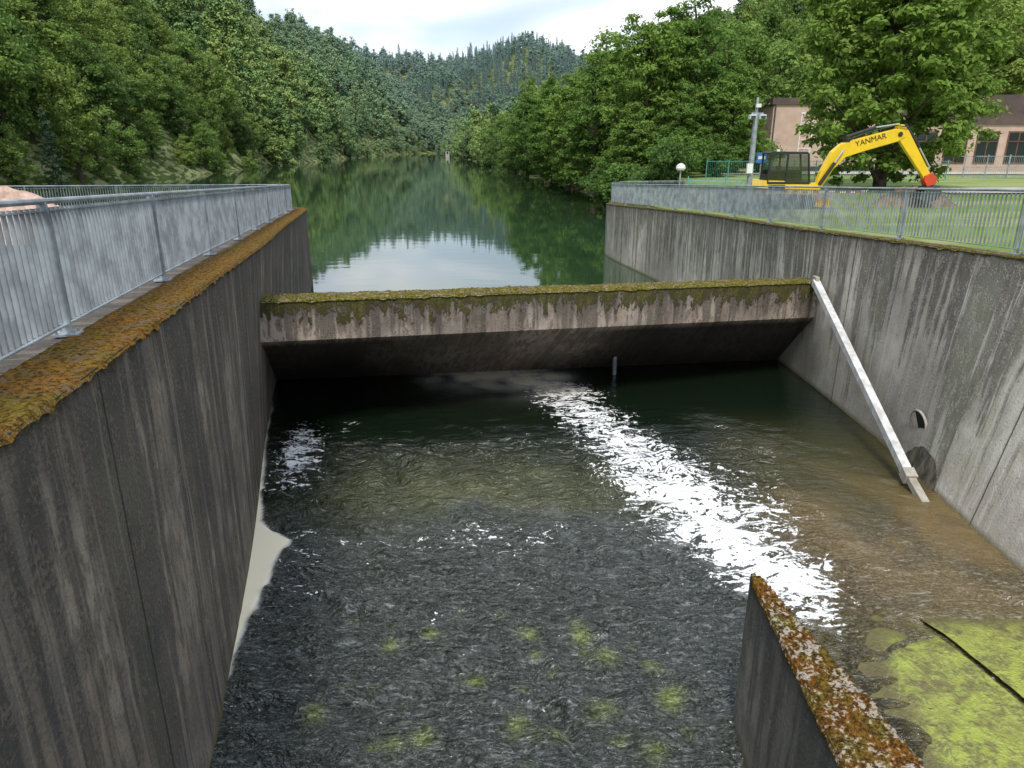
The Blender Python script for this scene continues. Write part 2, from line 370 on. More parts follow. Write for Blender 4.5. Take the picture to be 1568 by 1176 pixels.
def heap(name,c,sx,sy,h,mat,seed=0):
    V=[];F=[];n=40
    for i in range(n+1):
        for j in range(n+1):
            a=i/n*2-1;b=j/n*2-1; r=math.sqrt(a*a+b*b); e=max(0,1-r**1.6)*(1+.35*mn.noise(Vector((a*3+seed,b*3,0)))+.16*mn.noise(Vector((a*11,b*11,seed)))+.06*mn.noise(Vector((a*31,b*31,seed))))
            V.append((c[0]+a*sx,c[1]+b*sy,c[2]-.05+h*e))
    for i in range(n):
        for j in range(n): a=i*(n+1)+j; F.append((a,a+1,a+n+2,a+n+1))
    return addobj(name,mesh(name,V,F,mat,True))
heap('gravel_heap',(-11.2,16.0,zt(16)),3.3,1.2,1.02,m_pinkgravel,3)
heap('soil_heap',(20.6,37.5,-2.85),2.2,1.3,.95,m_soil,8)
# ---------------------------------------------------------------- terrain
def sm(x): x=np.clip(x,0,1); return x*x*(3-2*x)
def XL(y): return np.interp(y,[0,100,268,472,640,760,1000],[-58,-68,-80,-93,-92,-75,-75])
def XR(y): return np.interp(y,[0,60,94,268,450,640,760,1000],[26,16,10.5,-10,-35,-62,-75,-75])
def H(x,y):
    x=np.asarray(x,float);y=np.asarray(y,float); dl=XL(y)-x; dr=x-XR(y)
    hl=np.where(dl>0,-6.4+np.minimum(dl*.5,1.5)+138*(1-np.exp(-np.maximum(dl-2,0)/115)),-9)
    strip=36+np.clip((y-150)*.13,0,60)
    d=np.maximum(0,np.minimum(dr-strip,(y-97)+np.maximum(0,x-75)))
    hr=np.where(dr>0,-6.4+np.minimum(dr*.4,2)+108*(1-np.exp(-d/110)),-9)
    far=sm((y-690)/520)*(112+26*np.exp(-((x+10)/110.)**2)+8*np.sin(x/47.))-6
    far=np.where(y>690,far,-9)
    nn=6*np.sin(x/31+y/57)+5*np.sin(y/41-x/23)
    h=np.maximum(np.maximum(hl,hr),far); return h+nn*sm((h-2)/40)
gx=np.concatenate([[-3000,-1500,-800],np.arange(-500,401,9.0),[800,1500,3000]]); gy=np.concatenate([[-800,-200],np.arange(-40,1330,10.0),[1500,2000,3500]])
X,Y=np.meshgrid(gx,gy); Z=H(X,Y); V=np.stack([X,Y,Z],-1).reshape(-1,3); n=len(gx)
F=[(j*n+i,j*n+i+1,(j+1)*n+i+1,(j+1)*n+i) for j in range(len(gy)-1) for i in range(n-1)]
addobj('hill_terrain',mesh('hill_terrain',V,F,m_terr,True))
# ---------------------------------------------------------------- trees
def leafquads(C,Rr,nper,size,rs,tone,flat=.75,upb=.55):
    n=len(C); c=np.repeat(C,nper,0); r=np.repeat(Rr,nper); tn=np.repeat(tone,nper)
    d=rs.normal(size=(n*nper,3)); d/=np.linalg.norm(d,axis=1)[:,None]; f=np.clip(.45+np.abs(rs.normal(size=n*nper))*.42,0,1.7)
    pos=c+d*(r*f)[:,None]*np.array([1,1,flat])
    nm=d*.6+np.array([0,0,upb])+rs.normal(size=d.shape)*.38; nm/=np.linalg.norm(nm,axis=1)[:,None]
    t=np.cross(nm,rs.normal(size=d.shape)); t/=np.linalg.norm(t,axis=1)[:,None]; b=np.cross(nm,t)
    s=size*(.55+.8*rs.random(n*nper))[:,None]
    V=np.stack([pos-t*s,pos-b*s*.55,pos+t*s,pos+b*s*.55],1).reshape(-1,3)
    col=np.clip(tn+rs.normal(size=len(tn))*.18,0,1); g=(rs.random(len(tn))<.06)*rs.random(len(tn))
    return V,np.repeat(np.stack([col,g,col*0,col*0+1],1),4,0)
def tubeq(p0,p1,r0,r1,n=7):
    b=B(); b.tube(p0,p1,r0,r1,n,cap=False); return b.V,b.F
def build_tree(name,Ht,R,base,ncl,nper,size,seed,leaf,shape='dec',clr=(.17,.30),taper=.10,flat=.62,full=0.0):
    rs=np.random.default_rng(seed); V=[];F=[];M=[]
    def addt(p0,p1,r0,r1):
        v,f=tubeq(p0,p1,r0,r1); o=len(V); V.extend([tuple(q) for q in v]); F.extend([tuple(i+o for i in g) for g in f]); M.extend([0]*len(f))
    if shape=='dec':
        zc=base+(Ht-base)*.5; Hc=(Ht-base)*.5
        d=rs.normal(size=(ncl,3)); d/=np.linalg.norm(d,axis=1)[:,None]; th=np.arctan2(d[:,1],d[:,0]); ph=rs.random(3)*6.28
        lob=1+.16*np.sin(2*th+ph[0]+d[:,2]*2)+.13*np.sin(3*th+ph[1]-d[:,2]*3)+.1*np.sin(5*th+ph[2])
        f=.30+.66*rs.random(ncl)**.55
        zz=d[:,2]; wid=np.where(zz<0,np.sqrt(1+full*zz*zz),1-taper*2*zz)
        Cc=np.stack([d[:,0]*R*f*lob*wid,d[:,1]*R*f*lob*wid,zc+zz*Hc*f*(1+.10*np.sin(th*2+ph[1]))],1)
        Rr=R*(clr[0]+(clr[1]-clr[0])*rs.random(ncl)); tone=np.clip(.42+rs.normal(size=ncl)*.2+.10*zz,0,1)
        LV,LC=leafquads(Cc,Rr,nper,size,rs,tone,flat)
        tr=Ht*.018+.05; pts=[Vector((0,0,-.6))]+[Vector((rs.normal()*.02*Ht*k/4,rs.normal()*.02*Ht*k/4,Ht*.85*k/5)) for k in range(1,6)]
        for k in range(5): addt(pts[k],pts[k+1],tr*(1.25-k*.2),tr*(1.25-(k+1)*.2))
        for k in rs.choice(ncl,min(ncl,18),replace=False):
            q=Vector(Cc[k]); zz0=max(base*.8,q.z-math.hypot(q.x,q.y)*.7-.5); zz0=min(zz0,Ht*.7); tt=max(0,zz0)/(Ht*.17); i=min(4,int(tt)); p=pts[i].lerp(pts[i+1],min(1,max(0,tt-i)))
            mid=p.lerp(q,.5)+Vector((0,0,.04*Ht)); addt(p,mid,tr*.45,tr*.28); addt(mid,q,tr*.28,tr*.08)
    else:
        Cc=[];Rr=[]
        for k in range(ncl):
            t=(k+.5)/ncl; z=base+(Ht-base)*t; rr=R*(1-t)**.85+.15; a=k*2.4+rs.random(); f=.35+.6*rs.random()
            Cc.append((math.cos(a)*rr*f,math.sin(a)*rr*f,z-.25*rr*f)); Rr.append(rr*.36+.15)
        Cc=np.array(Cc);Rr=np.array(Rr); tone=np.clip(.4+rs.normal(size=ncl)*.2,0,1)
        LV,LC=leafquads(Cc,Rr,nper,size,rs,tone,.4,.2); addt(Vector((0,0,-.6)),Vector((0,0,Ht*.98)),.22,.03)
    o=len(V); nt_=o; V=V+LV.tolist(); nq=len(LV)//4
    F=F+[(o+4*i,o+4*i+1,o+4*i+2,o+4*i+3) for i in range(nq)]; M=M+[1]*nq
    me=mesh(name,V,F,[m_bark,leaf],False,None,M)
    ca=me.color_attributes.new('Col','FLOAT_COLOR','POINT'); cc=np.concatenate([np.tile([.4,0,0,1],(nt_,1)),LC]).astype(np.float32); ca.data.foreach_set('color',cc.ravel())
    return me
spec=[(17,5.4,1.0,95,.1),(19,5.0,1.5,100,.2),(15,5.8,.6,92,.05),(21,5.6,2,105,.22),(13,4.8,.3,84,.1),(18,4.3,1.0,88,.3)]
dec=[build_tree('deciduous_mesh_%d'%i,h,r,b,nc,80,.28,20+i,m_leaf,taper=tp) for i,(h,r,b,nc,tp) in enumerate(spec)]
decF=[build_tree('distant_deciduous_mesh_%d'%i,h,r,b,int(nc*.6),40,.46,120+i,m_leafF,taper=tp,clr=(.2,.34)) for i,(h,r,b,nc,tp) in enumerate(spec)]
con=[build_tree('conifer_mesh_%d'%i,h,r,1.5,56,30,.36,50+i,m_needle,'con') for i,(h,r) in enumerate([(21,3.2),(18,2.7)])]
th=math.radians(18.5)
def visible(x,y,z,h=20,m=.09):
    f=y*math.cos(th)-z*math.sin(th)
    if f<5: return False
    a=abs(x)/f; u1=(y*math.sin(th)+z*math.cos(th))/f
    return a<.72+m and u1< .55+m
def plant(coll,x,y,me,s,zoff=0,name='tree'):
    z=float(H(x,y))+zoff
    if not visible(x,y,z): return
    o=bpy.data.objects.new(name,me); sc.collection.objects.link(o); o.parent=coll
    o.location=(x,y,z); o.rotation_euler=(random.uniform(-.05,.05),random.uniform(-.05,.05),random.uniform(0,6.28)); o.scale=(s*random.uniform(.88,1.15),s*random.uniform(.88,1.15),s*random.uniform(.85,1.18))
f_left=empty('left_hillside_forest'); f_right=empty('right_hillside_forest'); f_far=empty('distant_hill_forest')
y=30.0
while y<800:
    sp=7.4 if y<260 else (9 if y<480 else 12); D=dec if y<240 else decF
    x=XL(y)-1.0; first=True
    while x>XL(y)-min(190,50+y*.4):
        px=x+random.uniform(-.4,.4)*sp; py=y+random.uniform(-.45,.45)*sp
        if px<XL(py)+1: plant(f_left,px,py,random.choice(D) if random.random()>.04 else random.choice(con),random.uniform(.6,.85) if first else random.uniform(.70,1.2)*(1 if y<300 else 1.15),-.6,'forest_tree')
        first=False; x-=sp
    y+=sp
y=98.0
while y<760:
    sp=7.6 if y<260 else (9.4 if y<480 else 12.5); D=dec if y<240 else decF
    x=XR(y)+1.0; first=True
    while x<XR(y)+min(190,105+y*.3):
        px=x+random.uniform(-.4,.4)*sp; py=y+random.uniform(-.45,.45)*sp
        if py>100 and px>XR(py)-1: plant(f_right,px,py,random.choice(D) if random.random()>.10 else random.choice(con),random.uniform(.6,.8) if first else random.uniform(.72,1.12)*(1 if y<300 else 1.15),-.6,'forest_tree')
        first=False; x+=sp
    y+=sp
y=720.0
while y<1230:
    x=-330.0
    while x<240:
        px=x+random.uniform(-5,5); py=y+random.uniform(-5,5)
        c=.85 if (-110<px<80 and py>860 and mn.noise(Vector((px*.012,py*.012,3)))>-.2) else .15
        plant(f_far,px,py,random.choice(con) if random.random()<c else random.choice(decF),random.uniform(.95,1.3),-1,'forest_tree'); x+=14 if c<.5 else 10
    y+=14
bankm=[build_tree('bank_tree_mesh_%d'%i,h,r,b,nc,120,.18,80+i,m_leafN,clr=(.12,.24),taper=tp,flat=.5) for i,(h,r,b,nc,tp) in enumerate([(17.5,5.0,.5,190,.22),(16,4.6,.3,170,.15),(14,4.4,.2,160,.25)])]
for (x,y,mi,s) in [(13.5,76,0,1.04),(18.5,79,1,1.12),(9.6,86,1,.95),(13,92,0,1.0),(19.5,90,0,.98),(7.5,98,2,.95),(23.5,86,1,.95),(11.5,72,2,.62),(16,71,2,.60),(21.5,73,2,.72),(5.5,108,2,1.0),(2.5,122,2,.9),(27,92,0,.95)]:
    o=addobj('bank_tree',bankm[mi],None,(x,y,-5.0 if x<14 or y>96 else -2.8)); o.rotation_euler=(0,0,random.uniform(0,6.28)); o.scale=(s,s,s)
bm=build_tree('shrub_mesh',3.2,2.0,.1,34,120,.13,99,m_leafN,clr=(.25,.42))
for (x,y,s) in [(14.5,66,1.2),(18.5,67,1.0),(10.5,68,1.3),(25,75,1.1),(13,60,1.0),(11.5,62,1.2),(9.5,74,1.2)]:
    o=addobj('shrub',bm,None,(x,y,-5.6 if x<13 else -2.8)); o.scale=(s,s,s); o.rotation_euler=(0,0,random.uniform(0,6.28))
ch=build_tree('horse_chestnut_tree',17.5,6.15,-.1,720,85,.18,123,m_leafN,clr=(.07,.15),flat=.5,taper=.05,full=1.2)
o=addobj('horse_chestnut_tree',ch,None,(24.7,49.5,-2.8))
for (x,y,s,mi) in [(34,98,1.0,1),(42,98,1.1,0),(52,97,1.05,1),(60,97,1.1,0),(68,96,1.0,1),(75,95,1.1,0),(28,98,1.0,0)]:
    o=addobj('background_tree',dec[mi*1+1],None,(x,y,-2.6)); o.scale=(s,s,s); o.rotation_euler=(0,0,random.uniform(0,6.28))
# ---------------------------------------------------------------- lake
def lakemat():
    m,nt,out=newmat('lake_water'); p=geo(nt)
    n1=noi(nt,mapp(nt,p,(.35,.8,1)),1.0,3,.5); n2=noi(nt,mapp(nt,p,(2.2,5,1)),1.0,2,.5)
    h=mth(nt,'ADD',n1,mth(nt,'MULTIPLY',n2,.12))
    princ(nt,out,col=(.024,.052,.022),rough=.02,ior=1.65,nrm=bump(nt,h,.07,.07)); return m
V=[(-140,21.2,W),(60,21.2,W),(60,735,W),(-140,735,W)]
addobj('lake_water',mesh('lake_water',V,[(0,1,2,3)],lakemat()))
# ---------------------------------------------------------------- pool water
def smn(a,b,x): return sm((x-a)/(b-a))
xs=np.arange(-7.2,9.21,.045); ysp=np.arange(1.0,21.21,.045); ysp[-1]=21.2
X,Y=np.meshgrid(xs,ysp); sh=X.shape
def nfield(fx,fy,seed,q=4):
    w=np.array([[mn.noise(Vector((a*fx,b*fy,seed))) for a in xs[::q]] for b in ysp[::q]]); w=np.kron(w,np.ones((q,q)))[:sh[0],:sh[1]]
    w=np.pad(w,((0,sh[0]-w.shape[0]),(0,sh[1]-w.shape[1])),'edge'); k=np.ones(5)/5
    for ax in(0,1): w=np.apply_along_axis(lambda v:np.convolve(np.pad(v,2,'edge'),k,'valid'),ax,w)
    return w
wob=nfield(.7,.7,0); wob2=nfield(1.9,1.9,6,3)
def lerp(a,b,t): return a*(1-t[...,None])+np.array(b)*t[...,None]
bed=np.zeros(sh+(3,))+np.array([.006,.012,.006])
mid=np.exp(-(((X+.1)/3.2)**2+((Y-11.8)/1.7)**2)); bed=lerp(bed,[.12,.125,.058],np.clip(mid*.8+wob*.5*mid+wob2*.3*mid,0,1))
near=sm((12.6+wob*1.2+wob2*.5-.13*np.abs(X-.3)-Y)/3.2); bed=lerp(bed,[.078,.09,.083],sm(near*1.5)*.92)
tan=np.exp(-((Y-(19.1-.22*X))/1.0)**2)*smn(-3.2,-1.5,X)*smn(2.2,.9,X)
ol=smn(3.6,5.2,X+wob*.5)*smn(17,13,Y); bed=lerp(bed,[.05,.048,.017],ol)
br=smn(3.7,4.9,X+wob*.8)*smn(13.2,10.3,Y+wob*1.4-.3*(X-6)); bed=lerp(bed,[.17,.12,.05],br)
dk=np.clip(wob2*2+wob,0,1)*smn(4,5,X)*smn(15,13,Y); bed=lerp(bed,[.07,.055,.025],dk*.5)
br2=smn(8.9,7.6,Y)*smn(3.2,4.3,X); bed=lerp(bed,[.15,.125,.045],br2)
ed=np.clip(1-np.abs(X-4.2-.35*np.maximum(0,Y-7)+wob*.2)/.30,0,1)*smn(8.3,7.6,Y); bed=lerp(bed,[.035,.025,.012],ed*.7)
for i in range(46):
    if i<16: bx,by,rr=[(-1.09,7.97,.10),(.93,7.97,.13),(1.91,6.83,.14),(-2.3,6.58,.12),(-1.31,6.1,.14),(1.21,7.46,.14),(.23,7.97,.12),(.04,6.38,.13),(1.07,6.63,.15),(-.98,6.24,.12),(.25,7.5,.08),(-1.6,7.75,.1),(1.5,6.0,.13),(.5,6.2,.10),(-.4,7.1,.09),(1.7,7.3,.1)][i]; am=.75
    else: bx,by,rr=random.uniform(-2.4,2.3),random.uniform(4.6,9),random.uniform(.03,.08); am=.35
    g=np.exp(-((X-bx+wob2*.12)**2+(Y-by+wob2*.1)**2)/rr**2)*(.8+.8*wob2); bed=lerp(bed,[.36,.44,.09],np.clip(g,0,1)*am)
sy=[6.5,7.4,8.25,9.02,9.9,10.94,12.18,13.68,15.53,17.87,19.6]; sx=[4.9,4.65,4.38,4.0,3.72,3.55,3.25,2.8,2.15,1.35,.2]; sw=[.25,.45,.75,1.15,1.55,1.85,2.1,1.85,1.45,1.2,1.7]
cx=np.interp(Y,sy,sx); cw=np.interp(Y,sy,sw); foam=np.exp(-np.abs((X-cx+wob*.5)/cw)**2.0)*np.interp(Y,[6.4,7.2,8.3,9,12,14,18,19.5],[0,.35,.80,1.08,1.06,.96,.94,.88])
lx=np.interp(Y,[c[1] for c in LW[:7]],[c[2] for c in LW[:7]])
wd=np.interp(Y,[6.5,7.9,8.3,9.6,10.4,10.65,11.0,13,18],[0,.10,.20,.42,.66,.40,.12,.07,.03]); patch=sm((wd-(X-lx)+wob2*.08)/.07)*smn(6.6,7.4,Y)*smn(18,15,Y)
calm=1-patch
patch=np.maximum(patch,np.clip(tan*(.8+wob2),0,.85))
fl=np.exp(-(((X-(-4.5-.16*(Y-13.5)))/.85)**2+((Y-13.8)/3.0)**2))*.92
arc=np.exp(-((Y-(10.3+.06*(X+.5)**2+wob*.8))/.6)**2)*smn(-3.9,-3.2,X)*smn(2.2,.8,X)*.66
lf=np.exp(-((X-lx-.8)/.7)**2)*smn(7.5,9,Y)*smn(12,10.5,Y)*.66
foam=np.maximum(np.maximum(np.maximum(foam,fl),arc),lf)
foam=np.maximum(foam,.42*near)
rip=.06+.94*sm((17.6+wob*1.5-Y)/5.0); rip*=1-.65*smn(4.9,5.9,X+wob*.6); rip*=.1+.9*calm
zz=np.zeros(sh); r2=np.random.default_rng(5)
for i in range(34):
    a=math.pi/2+r2.normal()*.50; L=r2.uniform(.24,1.0); kx,ky=math.cos(a)*6.28/L,math.sin(a)*6.28/L
    zz+=np.sin(kx*X+ky*Y+r2.random()*6.28+wob*4.0+wob2*3.0)*L*.014
V=np.stack([X,Y,W+zz*rip],-1).reshape(-1,3); n=sh[1]
F=[(j*n+i,j*n+i+1,(j+1)*n+i+1,(j+1)*n+i) for j in range(sh[0]-1) for i in range(n-1)]
def poolmat():
    m,nt,out=newmat('channel_water'); p=geo(nt)
    bd=nd(nt,'ShaderNodeAttribute',{'attribute_name':'bed'}).outputs[0]
    mk_=nd(nt,'ShaderNodeSeparateColor',None,{0:nd(nt,'ShaderNodeAttribute',{'attribute_name':'mask'}).outputs[0]}); fo,ri,spk=mk_.outputs[0],mk_.outputs[1],mk_.outputs[2]
    pt=nd(nt,'ShaderNodeSeparateColor',None,{0:nd(nt,'ShaderNodeAttribute',{'attribute_name':'patch'}).outputs[0]}).outputs[0]
    w=mapp(nt,p,(1.6,3.4,1),(0,0,0),(0,0,.12))
    n1=noi(nt,w,1.3,3,.6,1.0); n2=noi(nt,w,4.0,3,.62,.9)
    h=mth(nt,'ADD',n1,mth(nt,'MULTIPLY',n2,mth(nt,'ADD',.25,mth(nt,'MULTIPLY',spk,.40))))
    f1=noi(nt,mapp(nt,p,(1.0,2.1,1),(0,0,0),(0,0,.3)),2.6,3,.66,1.4); f2=noi(nt,p,17,3,.65,.3)
    fm=mth(nt,'ADD',mth(nt,'MULTIPLY',f1,.66),mth(nt,'MULTIPLY',f2,.34))
    thr=mth(nt,'SUBTRACT',.80,mth(nt,'MULTIPLY',fo,.345))
    f=step(nt,mth(nt,'SUBTRACT',fm,thr),-.012,.03)
    f=mth(nt,'MULTIPLY',f,step(nt,fo,.05,.2))
    f=mth(nt,'MAXIMUM',f,pt)
    s0=noi(nt,mapp(nt,p,(2.2,6.0,1),(0,0,0),(0,0,.1)),2.6,3,.7,1.2)
    sp=mth(nt,'MULTIPLY',step(nt,s0,.55,.68),mth(nt,'MULTIPLY',spk,.36))
    gr=mth(nt,'ADD',mth(nt,'MULTIPLY',s0,.45),mth(nt,'MULTIPLY',noi(nt,p,24,2,.7),.55))
    gk=step(nt,gr,.40,.60)
    amt=mth(nt,'ADD',.15,mth(nt,'MULTIPLY',spk,.80))
    lo_=mixc(nt,mth(nt,'MULTIPLY',amt,.62),bd,(.004,.006,.004)); hi_=mixc(nt,mth(nt,'MULTIPLY',spk,.05),bd,(.5,.5,.42))
    c=mixc(nt,gk,lo_,hi_)
    c=mixc(nt,sp,c,(.46,.50,.50))  # ripple highlights painted into the water colour as pale crest streaks
    c=mixc(nt,mth(nt,'MULTIPLY',f,.95),c,mixc(nt,pt,(.88,.89,.89),(.98,.88,.66)))
    st=mth(nt,'MULTIPLY',mth(nt,'ADD',.03,mth(nt,'MULTIPLY',ri,.97)),mth(nt,'SUBTRACT',1.0,mth(nt,'MULTIPLY',f,.7)))
    princ(nt,out,col=c,rough=mth(nt,'ADD',.05,mth(nt,'MULTIPLY',f,.8)),ior=1.55,nrm=bump(nt,h,st,.28)); return m
me=mesh('channel_water',V,F,poolmat(),True)
def cattr(me,name,arr):
    a=me.color_attributes.new(name,'FLOAT_COLOR','POINT'); q=np.ones((arr.shape[0]*arr.shape[1],4),np.float32); q[:,:3]=arr.reshape(-1,3); a.data.foreach_set('color',q.ravel())
cattr(me,'bed',np.clip(bed,0,1)); cattr(me,'mask',np.stack([foam,rip,near],-1)); cattr(me,'patch',np.stack([patch]*3,-1))
addobj('channel_water',me)
def algaemat():
    m,nt,out=newmat('algae'); p=geo(nt); n1=noi(nt,p,1.3,3,.65,.6); n2=noi(nt,p,17,3,.75); n3=noi(nt,p,4.5,3,.7,.4)
    c=mixc(nt,step(nt,n1,.38,.62),(.32,.37,.055),(.23,.24,.055))
    c=mixc(nt,step(nt,n3,.44,.60),c,(.15,.15,.045)); c=mixc(nt,mth(nt,'MULTIPLY',step(nt,n2,.45,.65),.6),c,(.40,.45,.11))
    c=mixc(nt,mth(nt,'MULTIPLY',step(nt,noi(nt,p,2.2,3,.7),.52,.64),.75),c,(.13,.10,.045))
    z=nd(nt,'ShaderNodeSeparateXYZ',None,{0:p}).outputs[2]
    c=mixc(nt,step(nt,z,-6.20,-6.145,.85,0),c,(.12,.10,.04))
    princ(nt,out,col=c,rough=.35,nrm=bump(nt,mth(nt,'ADD',n2,n3),.9,.04)); return m
m_alg=algaemat(); slab=empty('algae_covered_slab')
def slabpart(name,fx0,fx1,fy1,z,soft0,soft1):
    V=[];F=[];K=44;n=110
    for i in range(n+1):
        y=2.0+i/n*(fy1-2.0)
        for k in range(K+1):
            t=k/K; a=fx0(y);b=fx1(y); x=a+(b-a)*t
            q=mn.noise(Vector((x*1.6,y*1.6,0)))+.6*mn.noise(Vector((x*5,y*5,3)))+.3*mn.noise(Vector((x*14,y*14,3)))
            ef=min(1,(fy1-y)/.9); e0=min(1,(x-a)/.60) if soft0 else 1; e1=min(1,(b-x)/.5) if soft1 else 1
            e=min(ef,e0,e1); V.append((x,y,z+.022*q-.11*(1-e)))
    for i in range(n):
        for k in range(K): a=i*(K+1)+k; F.append((a,a+1,a+K+2,a+K+1))
    addobj(name,mesh(name,V,F,m_alg,True),slab)
gxs=lambda y:5.66+(7.97-y)*.22
slabpart('slab_left',lambda y:4.10+.04*(y-5)+.35*max(0,y-7),lambda y:gxs(y)-.03,8.45,W+.06,True,False)
slabpart('slab_right',lambda y:gxs(y)+.05,lambda y:7.9,8.6,W+.08,False,False)
# ---------------------------------------------------------------- outlet, brace, pole
def wx(y,z):
    a=np.interp(y,[c[1] for c in RW[:8]],[c[0] for c in RW[:8]]);b=np.interp(y,[c[3] for c in RW[:8]],[c[2] for c in RW[:8]]); f=(zt(y)-z)/(zt(y)-W); return a+(b-a)*f
m_ring=simple('pale_concrete_ring',(.36,.33,.28),.9,0,.25,5)
def stain():
    m,nt,out=newmat('wet_stained_concrete'); p=geo(nt); n=noi(nt,mapp(nt,p,(3,3,1.2)),1.5,3,.7)
    princ(nt,out,col=mixc(nt,step(nt,n,.35,.65),(.07,.062,.048),(.22,.195,.15)),rough=.6,nrm=bump(nt,n,.6,.05)); return m
m_niche=stain()
def outlet(name,y,z,r,ratio):
    x=wx(y,z)-.02; b=B(); n=36; nrm=Vector((-1,-.05,-.14)).normalized(); u=Vector((0,1,0)); w=nrm.cross(u).normalized(); u=w.cross(nrm)
    c=Vector((x,y,z)); V=[];F=[]
    for rr,dd in((r+.03,-.03),(r+.025,.012),(r,.012),(r-.01,-.01)):
        for i in range(n): a=2*math.pi*i/n; V.append(c+nrm*dd+(u*math.cos(a)+w*math.sin(a)*ratio)*rr)
    for q in range(3):
        for i in range(n): F.append((q*n+i,q*n+(i+1)%n,(q+1)*n+(i+1)%n,(q+1)*n+i))
    b.add(V,F,0); b.add([c+(u*math.cos(2*math.pi*i/n)+w*math.sin(2*math.pi*i/n)*ratio)*r for i in range(n)],[tuple(range(n))],1)
    b.add([c+nrm*.008+(u*math.cos(math.pi*i/12-1.2)+w*math.sin(math.pi*i/12-1.2)*ratio)*r*.93 for i in range(13)],[tuple(range(13))],2)
    cz=-6.1; cy=12.75; V=[]
    for i in range(21):
        a=math.pi*i/20; q=1+.10*mn.noise(Vector((i*.4,0,0))); yy_=cy+.62*math.cos(a)*q; zz_=cz+.48*math.sin(a)*q; V.append((wx(yy_,zz_)-.008,yy_,zz_))
    V+= [(wx(cy-.62,-6.5)-.008,cy-.62,-6.5),(wx(cy+.62,-6.5)-.008,cy+.62,-6.5)]
    b.add(V,[tuple(range(21))+(21,22)],3)
    return b.make(name,[m_ring,m_dark,m_ring,m_niche])
outlet('pipe_outlet',13.3,-5.28,.25,1.0)
b=B(); p0=Vector((7.98,18.55,-3.38)); p1=Vector((7.60,12.35,-5.98)); d=(p1-p0).normalized(); s=d.cross(Vector((0,0,1))).normalized(); b.box((p0+p1)/2,((p1-p0).length,.17,.17),0,(d,s,s.cross(d)))
p2=Vector((7.62,11.75,-6.25)); d2=(p2-p1).normalized(); s2=d2.cross(Vector((0,0,1))).normalized(); b.box((p1+p2)/2,((p2-p1).length+.1,.15,.13),1,(d2,s2,s2.cross(d2)))
b.box(p1,(.24,.22,.22),1,(d,s,s.cross(d))); b.box(p0,(.10,.26,.3),1)
b.make('diagonal_steel_brace',[m_steelw,m_ring],bevel=.01)
b=B(); b.tube((2.93,19.4,-6.6),(2.93,19.4,-5.5),.06,n=10); b.box((2.93,19.4,-5.48),(.16,.16,.05)); b.make('gauge_post',[m_galv])
b=B(); b.box((-39,452,-4.5),(2.4,2.4,4.0),0); b.box((-39,452,-2.3),(2.9,2.9,.4),1); b.box((-39,450.7,-3.6),(.9,.2,1.3),2); b.box((-38,452,-1.6),(.12,.12,1.0),2); b.make('intake_tower',[m_path,m_dgrey,m_glass])
# ---------------------------------------------------------------- floodlight pole, lamp, fences
b=B(); x,y=10.3,32; b.tube((x,y,-2.8),(x,y,1.35),.125,.105,12); b.tube((x,y,1.35),(x,y,1.95),.07,.055,8)
b.box((x,y,-2.62),(.4,.4,.06)); b.box((x+.05,y,1.32),(.5,.06,.06))
for dx in(-.20,.22):
    b.box((x+dx,y-.14,1.18),(.24,.3,.18),1); b.box((x+dx,y-.30,1.16),(.20,.02,.13),2)
b.box((x-.1,y-.14,-.9),(.24,.16,.4),1); b.box((x+.02,y-.12,1.62),(.2,.14,.14),1)
b.make('floodlight_pole',[m_galv,m_white,m_glass],bevel=.008)
b=B(); x,y=9.1,40; b.tube((x,y,-2.9),(x,y,-1.25),.05,.045,10); V=[];F=[]
n=16
for q,(rr,zz_) in enumerate([(.20,-1.22),(.26,-1.12),(.24,-1.0),(.15,-.9),(.03,-.86)]):
    for i in range(n): V.append((x+rr*math.cos(2*math.pi*i/n),y+rr*math.sin(2*math.pi*i/n),zz_))
for q in range(4):
    for i in range(n): F.append((q*n+i,q*n+(i+1)%n,(q+1)*n+(i+1)%n,(q+1)*n+i))
F.append(tuple(range(n))[::-1]); F.append(tuple(range(4*n,5*n))); b.add(V,F,1); b.make('path_lamp',[m_galv,m_white])
b=B()
for i in range(41): b.box((10.6+i*.11,44.2,-2.35),(.02,.02,1.0))
for z in(-2.8,-2.35,-1.88): b.box((12.8,44.2,z),(4.5,.03,.03))
for xx in(10.55,12.8,15.05): b.box((xx,44.2,-2.3),(.06,.06,1.2))
b.make('teal_mesh_fence',[m_teal])
b=B()
for i in range(22): b.box((11.3+i*.25,34.5,-1.98-.06*math.sin(math.pi*((i*.25)%1.8)/1.8)),(.25,.01,.09),i%2)
for xx in(11.2,13,14.8,16.7): b.tube((xx,34.5,-2.95),(xx,34.5,-1.85),.02,n=6,m=2)
b.make('barrier_tape',[m_red,m_white,m_galv])
b=B(); b.box((17.6,52.5,-.75),(.7,.04,.7),0); b.tube((17.6,52.55,-2.8),(17.6,52.55,-.4),.04,n=8,m=1); b.box((17.6,52.47,-.75),(.5,.02,.2),2); b.make('blue_sign',[m_blue,m_galv,m_white])
b=B()
for i in range(17): xx=39+i*1.9; b.box((xx,64,-1.7),(.07,.07,2.1)) 
for z in(-2.5,-1.7,-.8): b.box((54,64,z),(31,.04,.05))
for i in range(200): b.box((39+i*.155,64,-1.7),(.015,.015,1.9))
for xx in (46.6,52.3): b.box((xx,63.9,-1.4),(.28,.28,2.6))
b.make('steel_compound_fence',[m_galv])
b=B()
for i in range(12): b.box((16+i*1.8,61,-1.9),(.06,.06,1.7))
for i in range(130): b.box((16+i*.155,61,-1.9),(.012,.012,1.5))
for z in(-2.6,-1.15): b.box((26,61,z),(20,.04,.04))
b.make('green_fence',[m_teal])
